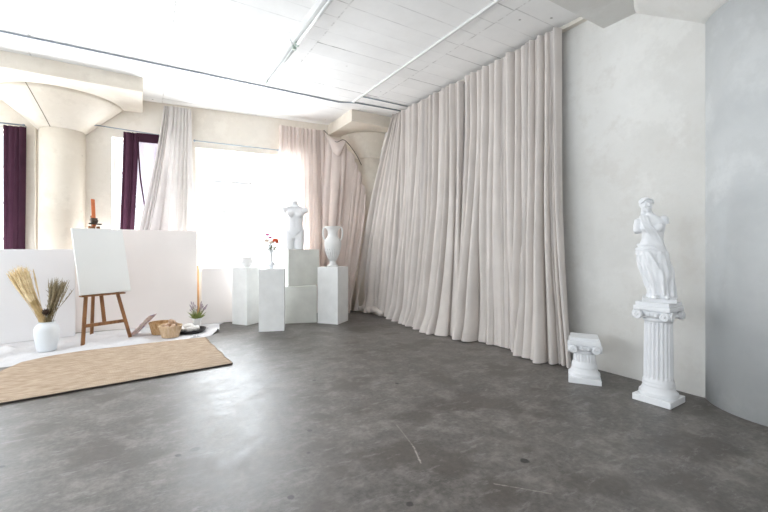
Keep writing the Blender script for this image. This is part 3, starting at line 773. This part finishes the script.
bm = NB()
for a, b in (((-.26, .0185, .03), (-.26, .0185, .92)), ((.32, .0185, .03), (.32, .0185, .92)), ((-.24, .0185, .03), (.30, .0185, .03)), ((-.24, .0185, .92), (.30, .0185, .92))): bar(bm, a, b, .04, .008, (0, 1, 0))
obj('stretcher_bars', bm, M['wood_light'], cv)

# ------------------------------------------------------------------ white vase with dried stems
VZ = Vector((-1.045, 6.525, .008))
bm = NB(); lathe(bm, [(.0, 0), (.088, 0), (.096, .01), (.112, .08), (.126, .17), (.131, .25), (.122, .305), (.098, .335), (.084, .345), (.082, .358), (.090, .368), (.082, .370), (.070, .356), (.07, .34), (.11, .29), (.115, .22), (.10, .08), (.0, .03)], 44, cap=False)
tag(obj('vase', bm, M['ceramic'], None, True, loc=VZ), 'rounded matte white vase on the sheet, left of the easel', 'vase')
CR = Vector((.854, -.521, 0)); CF = Vector((.521, .854, 0))      # across / along the way the bunches fan out
def bunch(name, label, n, seed, dirx, spread, length, mats):
    t = thing(name, label, 'dried plants', VZ + Vector((0, 0, .05))); rnd = random.Random(seed); bs, be = NB(), NB()
    for k in range(n):
        a = dirx + rnd.gauss(0, spread); f = rnd.gauss(0, spread * .9); Lk = length * rnd.uniform(.84, 1.04)
        root = CR * (dirx * .05 + rnd.uniform(-.02, .02)) + CF * rnd.uniform(-.02, .02)
        mouth = CR * (dirx * .09 + rnd.uniform(-.03, .03)) + CF * rnd.uniform(-.03, .03) + Vector((0, 0, .30))
        tip = mouth + (CR * a + CF * f + Vector((0, 0, 1))).normalized() * Lk
        P = spline([root, mouth, mouth.lerp(tip, .55) + CR * rnd.uniform(-.01, .01), tip], 9)
        tube(bs, P[:7], .0028, 4)
        if name == 'dried_wheat':
            tube(be, P[5:], [.004, .011, .010, .003], 5)
            for q in range(5):
                b0 = P[6].lerp(P[8], q / 5); d = (P[8] - P[5]).normalized()
                tube(be, [b0, b0 + d * .09 + CR * rnd.gauss(0, .03) + CF * rnd.gauss(0, .03)], [.0022, .0006], 3)
        else:
            tube(be, P[5:], [.003, .006, .005, .001], 4)
            for q in range(7):
                b0 = P[4].lerp(P[8], q / 7); tube(be, [b0, b0 + Vector((0, 0, .035)) + CR * rnd.gauss(0, .014) + CF * rnd.gauss(0, .014)], [.0035, .0008], 3)
    obj('stems', bs, mats[0], t); obj('ears' if name == 'dried_wheat' else 'seed_heads', be, mats[1], t)
    return t
bunch('dried_wheat', 'sheaf of golden dried wheat fanning left in the white vase', 150, 7, -.46, .062, .74, (M['wheat'], M['wheat_ear']))
bunch('dried_grass', 'darker bunch of dried grass leaning right in the white vase', 64, 9, .26, .125, .58, (M['dry'], M['dry_tip']))
t = thing('dried_flower', 'dark brown round seed head in front of the dried grass', 'dried flower', VZ + Vector((0, 0, .3)))
p = CR * .045 - CF * .06
bm = NB(); tube(bm, [(0, 0, 0), p * .7 + Vector((0, 0, .10)), p + Vector((0, 0, .2))], .003, 5); obj('stem', bm, M['dry'], t)
bm = NB(); ball(bm, p + Vector((0, 0, .20)), .042, (1, 1, .85), 2)
for k in range(40):
    d = Vector((math.cos(k * 2.4) * math.sqrt(1 - (k / 20 - 1) ** 2 * .98), math.sin(k * 2.4) * math.sqrt(1 - (k / 20 - 1) ** 2 * .98), k / 20 - 1)); tube(bm, [p + Vector((0, 0, .20)) + d * .034, p + Vector((0, 0, .20)) + d * .054], [.005, .001], 4)
obj('seed_head', bm, M['brown'], t)

# ------------------------------------------------------------------ baskets, tray, plant, print
def basket(label, c, r0, r1, h, m, rz):
    t = thing('basket', label, 'basket', (c[0], c[1], .008), rz)
    bm = NB(); prof = [(.0, .0), (r0, 0)]
    for k in range(1, 13): q = k / 12; prof.append((r0 + (r1 - r0) * q + (.004 if k % 2 else 0), h * q))
    for k in range(12, 0, -1): q = k / 12; prof.append((r0 + (r1 - r0) * q - .012, h * q))
    prof.append((0, .012)); lathe(bm, prof, 40, cap=False); obj('body', bm, m, t, True)
    bm = NB(); torus(bm, (0, 0, h), r1 - .003, .010, seg=36); obj('rim', bm, m, t, True)
    return t
basket('brown straw basket nearest the easel, second in the pair', (.235, 6.93), .12, .160, .17, M['basket'], .3)
basket('paler straw basket in front, full of tan shells', (.345, 6.60), .11, .155, .165, M['basket_light'], 1.1)
def shell(label, c, r, m, seed, group=None):
    bm = NB(); vs = ball(bm, (0, 0, r * .8), r, (1.1, .9, .8), 3); rnd = random.Random(seed); o_ = Vector((rnd.random() * 9, rnd.random() * 9, rnd.random() * 9))
    for v in vs:
        d = (v.co - Vector((0, 0, r * .8))); a = math.atan2(d.y, d.x)
        v.co += d * (.12 * math.sin(9 * a + seed) * (1 - abs(d.z) / r * .8) + .25 * noise.noise(d / r * 1.3 + o_))
    tag(obj('shell', bm, m, None, True, loc=c, rot=(rnd.random() * .6, rnd.random() * .6, seed * 1.3)), label, 'shell', group)
G1 = 'tan shells heaped in the paler basket'
for k, (dx, dy, dz, r) in enumerate([(-.075, .0, .125, .05), (.06, .055, .13, .05), (.05, -.065, .125, .048), (-.03, .085, .135, .045), (.0, .0, .20, .048), (-.05, -.075, .13, .035)]):
    shell(['tan shell at left side of the paler basket', 'tan shell on the right in the paler basket', 'tan shell at the front right of the paler basket', 'tan shell at the back of the paler basket', 'topmost tan shell heaped in the paler basket', 'small tan shell at the front left of paler basket'][k], (.345 + dx, 6.60 + dy, dz), r, M['shell_tan'], k + 1, G1)
bm = NB(); lathe(bm, [(0, .0), (.20, 0), (.225, .02), (.24, .05), (.232, .052), (.215, .024), (.19, .012), (0, .012)], 44, cap=False)
TR = Vector((.62, 6.84, .008))
o = tag(obj('tray', bm, M['tray'], None, True, loc=TR), 'round black tray on the sheet holding white shells', 'tray'); 
G2 = 'white shells on the black tray'
for k, (dx, dy, r) in enumerate([(-.13, -.03, .055), (-.01, -.11, .055), (.11, -.02, .055), (.01, .07, .075), (-.12, .11, .05)]):
    shell(['white shell at the left on the black tray', 'white shell front and centre on the black tray', 'white shell at the right on the black tray', 'largest white shell at the back of the black tray', 'white shell at the back left on the black tray'][k], (TR.x + dx, TR.y + dy, TR.z + .010), r, M['shell'], k + 11, G2)
t = thing('potted_plant', 'small lavender plant in white pot by the boards', 'potted plant', (.76, 7.20, .008))
bm = NB(); lathe(bm, [(0, 0), (.058, 0), (.062, .01), (.074, .13), (.076, .15), (.068, .15), (.06, .12), (0, .11)], 28, cap=False); obj('pot', bm, M['plaster_pot'], t, True)
bm = NB(); rnd = random.Random(5)
for k in range(70):
    a = rnd.random() * 6.28; q = rnd.random(); d = Vector((math.cos(a) * q * .11, math.sin(a) * q * .11, rnd.uniform(.05, .16))); b0 = Vector((d.x * .35, d.y * .35, .12))
    tube(bm, [b0, b0 + d * .6 + Vector((0, 0, .01)), b0 + d], [.005, .007, .001], 4)
obj('leaves', bm, M['leaf_bright'], t)
bs = NB()
for k in range(24):
    a = rnd.random() * 6.28; q = rnd.random() ** .5; tip = Vector((math.cos(a) * q * .17, math.sin(a) * q * .17, .36 + rnd.uniform(-.08, .07)))
    b0 = Vector((tip.x * .2, tip.y * .2, .12)); P = spline([b0, b0.lerp(tip, .5) + Vector((0, 0, .03)), tip], 7); tube(bs, P, .003, 4); bh = NB(); tube(bh, P[4:], [.006, .011, .003], 5); obj('flower_spike', bh, M['lavender'], t)
obj('stems', bs, M['leaf'], t)
# leaning colour print
bm = NB(); e1 = (CR * .70 + Vector((0, 0, .72))).normalized(); e2 = CF.copy(); e3 = e1.cross(e2).normalized()
box(bm, (0, 0, 0), (.42, .22, .008), Matrix((e1, e2, e3)).transposed(), .002)
p0 = Vector((-.185, 6.93, .010)) + e1 * .21 + e2 * .11
tag(obj('art_print', bm, M['print'], None, loc=p0), 'small multicoloured print tilted against the brown basket', 'print')

# ------------------------------------------------------------------ ionic pedestals
def pedestal(label, c, rz, h, s, shaft_r, flutes=20):
    t = thing('pedestal', label, 'pedestal', (c[0], c[1], 0), rz)
    q = s / 2; zb = .055
    bm = NB(); box(bm, (0, 0, zb / 2), (s, s, zb), bevel=.006)
    lathe(bm, [(q * .96, zb - .01), (q * 1.0, zb + .012), (q * .98, zb + .032), (q * .89, zb + .044), (q * .85, zb + .056), (q * .80, zb + .078), (q * .82, zb + .09), (q * .79, zb + .108), (shaft_r * 1.10, zb + .12), (shaft_r * 1.02, zb + .14)], 48)
    obj('base', bm, M['plaster'], t)
    z0 = zb + .13; z1 = h - .158
    bm = NB(); rings = []; nseg = flutes * 6
    levels = [(0, 0), (.03, .3), (.06, 1), (.94, 1), (.97, .3), (1, 0)] if h > .6 else [(0, 0), (.07, .5), (.14, 1), (.86, 1), (.93, .5), (1, 0)]
    for lv, dp in levels:
        ring = []
        for k in range(nseg):
            a = 2 * PI * k / nseg; f = (k % 6) / 6
            groove = math.sin(PI * max(0, min(1, (f - .17) / .83))) if f > .01 else 0
            r = shaft_r * (1.03 - .06 * lv) - dp * groove * shaft_r * .11
            ring.append(Vector((r * math.cos(a), r * math.sin(a), z0 + (z1 - z0) * lv)))
        rings.append(ring)
    ring_loft(bm, rings); obj('shaft', bm, M['plaster'], t)
    bm = NB(); lathe(bm, [(shaft_r * .97, z1 - .01), (shaft_r * 1.06, z1), (shaft_r * 1.06, z1 + .012), (shaft_r * 1.0, z1 + .02), (shaft_r * 1.18, z1 + .045), (shaft_r * 1.25, z1 + .07), (shaft_r * 1.1, z1 + .085)], 40)
    a = s * .45
    # channel bands between the scrolls, then the stepped slab on top
    box(bm, (0, 0, z1 + .075), (2 * a * .86, 2 * a * .86, .04), bevel=.006)
    box(bm, (0, 0, h - .052), (s * .97, s * .97, .040), bevel=.010); box(bm, (0, 0, h - .016), (s * .88, s * .88, .032), bevel=.004)
    for k in range(12):          # egg moulding under the band
        an = 2 * PI * (k + .5) / 12; ball(bm, (shaft_r * 1.2 * math.cos(an), shaft_r * 1.2 * math.sin(an), z1 + .05), .018, (1, 1, 1.2), 1)
    cp = obj('capital', bm, M['plaster'], t)
    rv = .039
    for sx in (-1, 1):
        for sy in (-1, 1):
            bm = NB(); zc_ = h - .072 - rv * .93
            for axis in ('X', 'Y'):
                # spiral scroll on this face of the corner
                turns = []
                for k in range(46):
                    th = k / 45 * 2.4 * 2 * PI; rr = rv * .86 * (1 - .80 * k / 45); turns.append((rr * math.cos(th + PI / 2), rr * math.sin(th + PI / 2), .010))
                rr_ = [max(.0035, .0085 * (1 - .55 * k / 45)) for k in range(46)]
                b3 = NB(); tube(b3, turns, rr_, 6)
                lathe(b3, [(rv * .92, -.020), (rv * .95, .0), (rv * .86, .006), (.0001, .006)], 24)
                ball(b3, (0, 0, .010), .010, (1, 1, .8), 1)
                # orient disc normal (+Z) to the face
                if axis == 'X': mx = Matrix.Translation((sx * (a + .004), sy * (a - rv * .72), zc_)) @ Matrix.Rotation(sx * PI / 2, 4, 'Y') 
                else: mx = Matrix.Translation((sx * (a - rv * .72), sy * (a + .004), zc_)) @ Matrix.Rotation(-sy * PI / 2, 4, 'X')
                bmesh.ops.transform(b3, matrix=mx, verts=b3.verts[:])
                me = bpy.data.meshes.new('t'); b3.to_mesh(me); b3.free(); bm.from_mesh(me); bpy.data.meshes.remove(me)
            ball(bm, (sx * (a - .02), sy * (a - .02), zc_), rv * .8, (.7, .7, 1), 2)
            obj('volute', bm, M['plaster'], cp, True)
    return t
pedestal('tall white fluted column pedestal carrying the draped statue', (3.775, 1.667), R(2), .85, .29, .105)
pedestal('short white fluted column pedestal standing alone by the curtain', (3.735, 2.31), R(34), .44, .285, .098)

# ------------------------------------------------------------------ draped classical figure (generic)
bm = NB()
def C(z):   # spine of the figure: slow S curve
    pts = [(0.0, .022), (.10, .012), (.205, -.008), (.315, -.034), (.44, -.056), (.52, -.050), (.58, -.046), (.68, -.050), (.745, -.066), (.82, -.088)]
    for (z0, x0), (z1, x1) in zip(pts, pts[1:]):
        if z <= z1: q = (z - z0) / (z1 - z0); return x0 + (x1 - x0) * q
    return pts[-1][1]
# skirt of the robe with deep running folds
rings = []; n = 120
for k in range(34):
    q = k / 33; z = .03 + .40 * q
    rx = .094 + .022 * sm(q, .05, .55) + .0 * q; ry = .078 + .012 * math.sin(q * PI * .7)
    ring = []
    for j in range(n):
        a = 2 * PI * j / n; ca, sa = math.cos(a), math.sin(a)
        knee = .030 * math.exp(-((a - R(292)) / .45) ** 2) * math.exp(-((z - .22) / .10) ** 2)
        f = .095 * math.sin(9 * a + 5.0 * q + 1.2 * math.sin(2 * a)) + .055 * math.sin(17 * a - 8 * q + 2) + .02 * math.sin(5 * a + 13 * q)
        f *= .55 + .5 * (1 - q)
        r = 1 + f + (.10 * (1 - sm(q, 0, .12)))
        ring.append(Vector((C(z) + (rx * r + knee * .5) * ca, (ry * r + knee * 1.0) * sa, z)))
    rings.append(ring)
ring_loft(bm, rings)
# trunk
loft_e(bm, [((C(.36), 0, .36), .110, .080), ((C(.43), 0, .43), .110, .080), ((C(.48), -.002, .48), .094, .070), ((C(.535), -.004, .535), .078, .060), ((C(.58), -.006, .58), .080, .064), ((C(.63), -.006, .63), .092, .068), ((C(.67), .0, .67), .098, .062, 2.3), ((C(.705), .004, .705), .094, .050, 2.3), ((C(.728), .006, .728), .066, .040), ((C(.745) - .002, .004, .748), .036, .034), ((-.076, -.002, .77), .029, .030), ((-.084, -.006, .80), .028, .029)])
for s in (-1, 1):
    ball(bm, (C(.635) + s * .045, -.056, .632), .038, (1, .85, .95), 3)
    ball(bm, (C(.70) + s * .088, .004, .692 + (.010 if s > 0 else -.004)), .035, (1, 1, 1), 3)
# worn off upper arms
tube(bm, [(C(.70) - .090, .0, .70), (C(.7) - .100, -.002, .66), (C(.7) - .104, -.016, .615), (C(.7) - .100, -.030, .590)], [.034, .033, .031, .026], 14)
tube(bm, [(C(.70) + .085, .0, .715), (C(.7) + .094, .0, .69), (C(.7) + .096, .002, .66)], [.030, .032, .030], 14)
# thick rolled edge of robe slung about the hips, sash over one shoulder
for dz, dr, rr, sl in ((0, -.010, .014, -.14), (.024, -.014, .011, -.22), (-.026, -.008, .012, -.05)):
    pts = []
    for j in range(41):
        a = 2 * PI * j / 40; z = .425 + dz + sl * .19 * math.cos(a - .5) + .012 * math.sin(3 * a)
        pts.append((C(z) + (.116 + dr) * math.cos(a), (.084 + dr) * math.sin(a), z))
    tube(bm, pts, rr, 8)
for off, rr in ((0, .013), (.024, .011), (-.022, .011)):
    tube(bm, spline([(C(.7) - .06 + off * .5, .035, .735), (C(.7) - .055 + off, -.035, .725), (C(.64) - .035 + off, -.088, .645), (C(.58) + .01 + off, -.068, .575), (C(.5) + .055 + off * .6, -.052, .50), (C(.45) + .09, -.02, .445)], 22), rr, 7)
tube(bm, spline([(C(.4) - .02, -.085, .42), (C(.3) + .01, -.10, .32), (C(.2) + .03, -.095, .2), (C(.1) + .02, -.10, .06)], 16), [.012] * 16, 7)
tube(bm, spline([(C(.4) + .06, -.06, .42), (C(.3) + .085, -.05, .3), (C(.2) + .095, -.045, .18), (C(.1) + .085, -.05, .05)], 16), [.011] * 16, 7)
tube(bm, spline([(C(.4) - .07, -.05, .41), (C(.3) - .05, -.075, .3), (C(.2) - .035, -.08, .18), (C(.1) - .04, -.075, .05)], 16), [.011] * 16, 7)
# feet
for s, y in ((-1, -.085), (1, -.10)): ball(bm, (C(.05) + s * .04, y, .045), .03, (.75, 1.4, .6), 2)
b2 = remeshed(bm, .0052, 3, .5)
ST = thing('draped_statue', 'white armless draped woman statue on the tall pedestal', 'statue', (3.775, 1.661, .8505), R(-66))
obj('body', b2, M['plaster'], ST, True)
# head, turned to her left and a little down
hb = NB()
ball(hb, (0, 0, 0), .05, (.86, 1.0, 1.18), 4)
ball(hb, (0, -.018, -.030), .034, (.82, .80, .95), 3)          # jaw
ball(hb, (0, -.036, -.056), .012, (1.1, .9, .8), 2)              # chin
tube(hb, [(0, -.049, .010), (0, -.055, -.006), (0, -.058, -.018)], [.005, .006, .009], 8)   # nose
ball(hb, (0, -.047, -.036), .009, (1.3, .7, .45), 2); ball(hb, (0, -.046, -.042), .008, (1.15, .7, .5), 2)   # lips
for s in (-1, 1):
    ball(hb, (s * .018, -.041, .004), .009, (1.2, .6, .7), 2)      # eyes
    tube(hb, [(s * .006, -.048, .014), (s * .018, -.048, .018), (s * .031, -.040, .013)], .005, 6)   # brow
    ball(hb, (s * .022, -.036, -.018), .014, (1, .8, 1), 2)        # cheek
    ball(hb, (s * .043, .004, -.006), .012, (.5, .9, 1.2), 2)      # ear
tube(hb, [(0, .012, -.03), (0, .016, -.06), (.004, .02, -.085)], [.030, .028, .030], 14)   # neck
hb = remeshed(hb, .0042, 3, .5)
HM = Matrix.Rotation(R(28), 4, 'Z') @ Matrix.Rotation(R(6), 4, 'Y')
hd = obj('head', hb, M['plaster'], ST, True, loc=(-.092, -.012, .832)); hd.rotation_euler = HM.to_euler()
hb = NB(); ball(hb, (0, .012, .012), .052, (.90, .95, 1.08), 3)
for k in range(14):
    for s in (-1, 1):
        a = k / 13; q = [Vector((s * .002, -.040 + .03 * a, .052 + .006 * a)), Vector((s * (.030), -.040 + .05 * a, .036 + .02 * a)), Vector((s * .047, -.012 + .04 * a, .010 + .02 * a)), Vector((s * .03, .046, .0 + .01 * a))]
        tube(hb, spline(q, 10), .0058, 6)
ball(hb, (0, .062, .006), .026, (1.1, 1, .95), 2); tube(hb, [(-.03, .05, .03), (0, .07, .034), (.03, .05, .03)], .008, 6)
hb = remeshed(hb, .0042, 2, .4)
# hair sits back from the face
hr = obj('hair', hb, M['plaster'], hd, True)
bm = NB(); box(bm, (0, 0, .017), (.24, .22, .034), bevel=.004); obj('base', bm, M['plaster'], ST)

# ------------------------------------------------------------------ light
w = bpy.data.worlds.new('World'); sc.world = w; w.use_nodes = True
w.node_tree.nodes['Background'].inputs[0].default_value = (.93, .97, 1.0, 1); w.node_tree.nodes['Background'].inputs[1].default_value = 2.0
def area(name, loc, d, sx, sy, e, col):
    l = bpy.data.lights.new(name, 'AREA'); l.shape = 'RECTANGLE'; l.size = sx; l.size_y = sy; l.energy = e; l.color = col
    o = bpy.data.objects.new(name, l); COL.objects.link(o); o.location = loc; o.rotation_euler = Vector(d).to_track_quat('-Z', 'Y').to_euler(); return o
for (a, b_, c, d) in BW:
    area('window_daylight', W((a + b_) / 2, -.42, (c + d) / 2), WN + Vector((0, 0, .42)), b_ - a, d - c, 130 * (b_ - a), (.93, .97, 1))
for (a, b_, c, d) in LW_FILL:
    area('window_daylight', WL((a + b_) / 2, -.42, (c + d) / 2), (1, 0, .75), b_ - a, d - c, 50 if a < 1.5 else 120, (.84, .92, 1))  # added fill lamps outside the unseen left windows, brighten the room
for (a, b_, c, d) in RW_FILL:
    area('window_daylight', WR((a + b_) / 2, -.42, (c + d) / 2), (0, 1, 1.0), b_ - a, d - c, 26, (.92, .96, 1))  # weak fill lamps added behind the camera, outside the made-up rear windows
s = bpy.data.lights.new('sun', 'SUN'); s.energy = 3.0; s.angle = R(3); s.color = (1, .93, .84)
so = bpy.data.objects.new('sun', s); COL.objects.link(so); so.location = (3, 14, 8); so.rotation_euler = Vector((-.28, -.62, -1.0)).to_track_quat('-Z', 'Y').to_euler()

# ------------------------------------------------------------------ camera
cam = bpy.data.cameras.new('camera'); co = bpy.data.objects.new('camera', cam); COL.objects.link(co)
co.location = (0, 0, 1.3); co.rotation_euler = (R(90), 0, -math.atan(241 / 395))
cam.sensor_width = 36; cam.lens = 36 * 395 / 768; cam.shift_y = -7 / 768; cam.clip_start = .05
sc.camera = co
sc.view_settings.view_transform = 'Standard'; sc.view_settings.look = 'None'; sc.view_settings.exposure = 0.22
sc.cycles.max_bounces = 12; sc.cycles.diffuse_bounces = 7; sc.cycles.transparent_max_bounces = 12
sc.cycles.use_denoising = True
sc.cycles.sample_clamp_indirect = 8
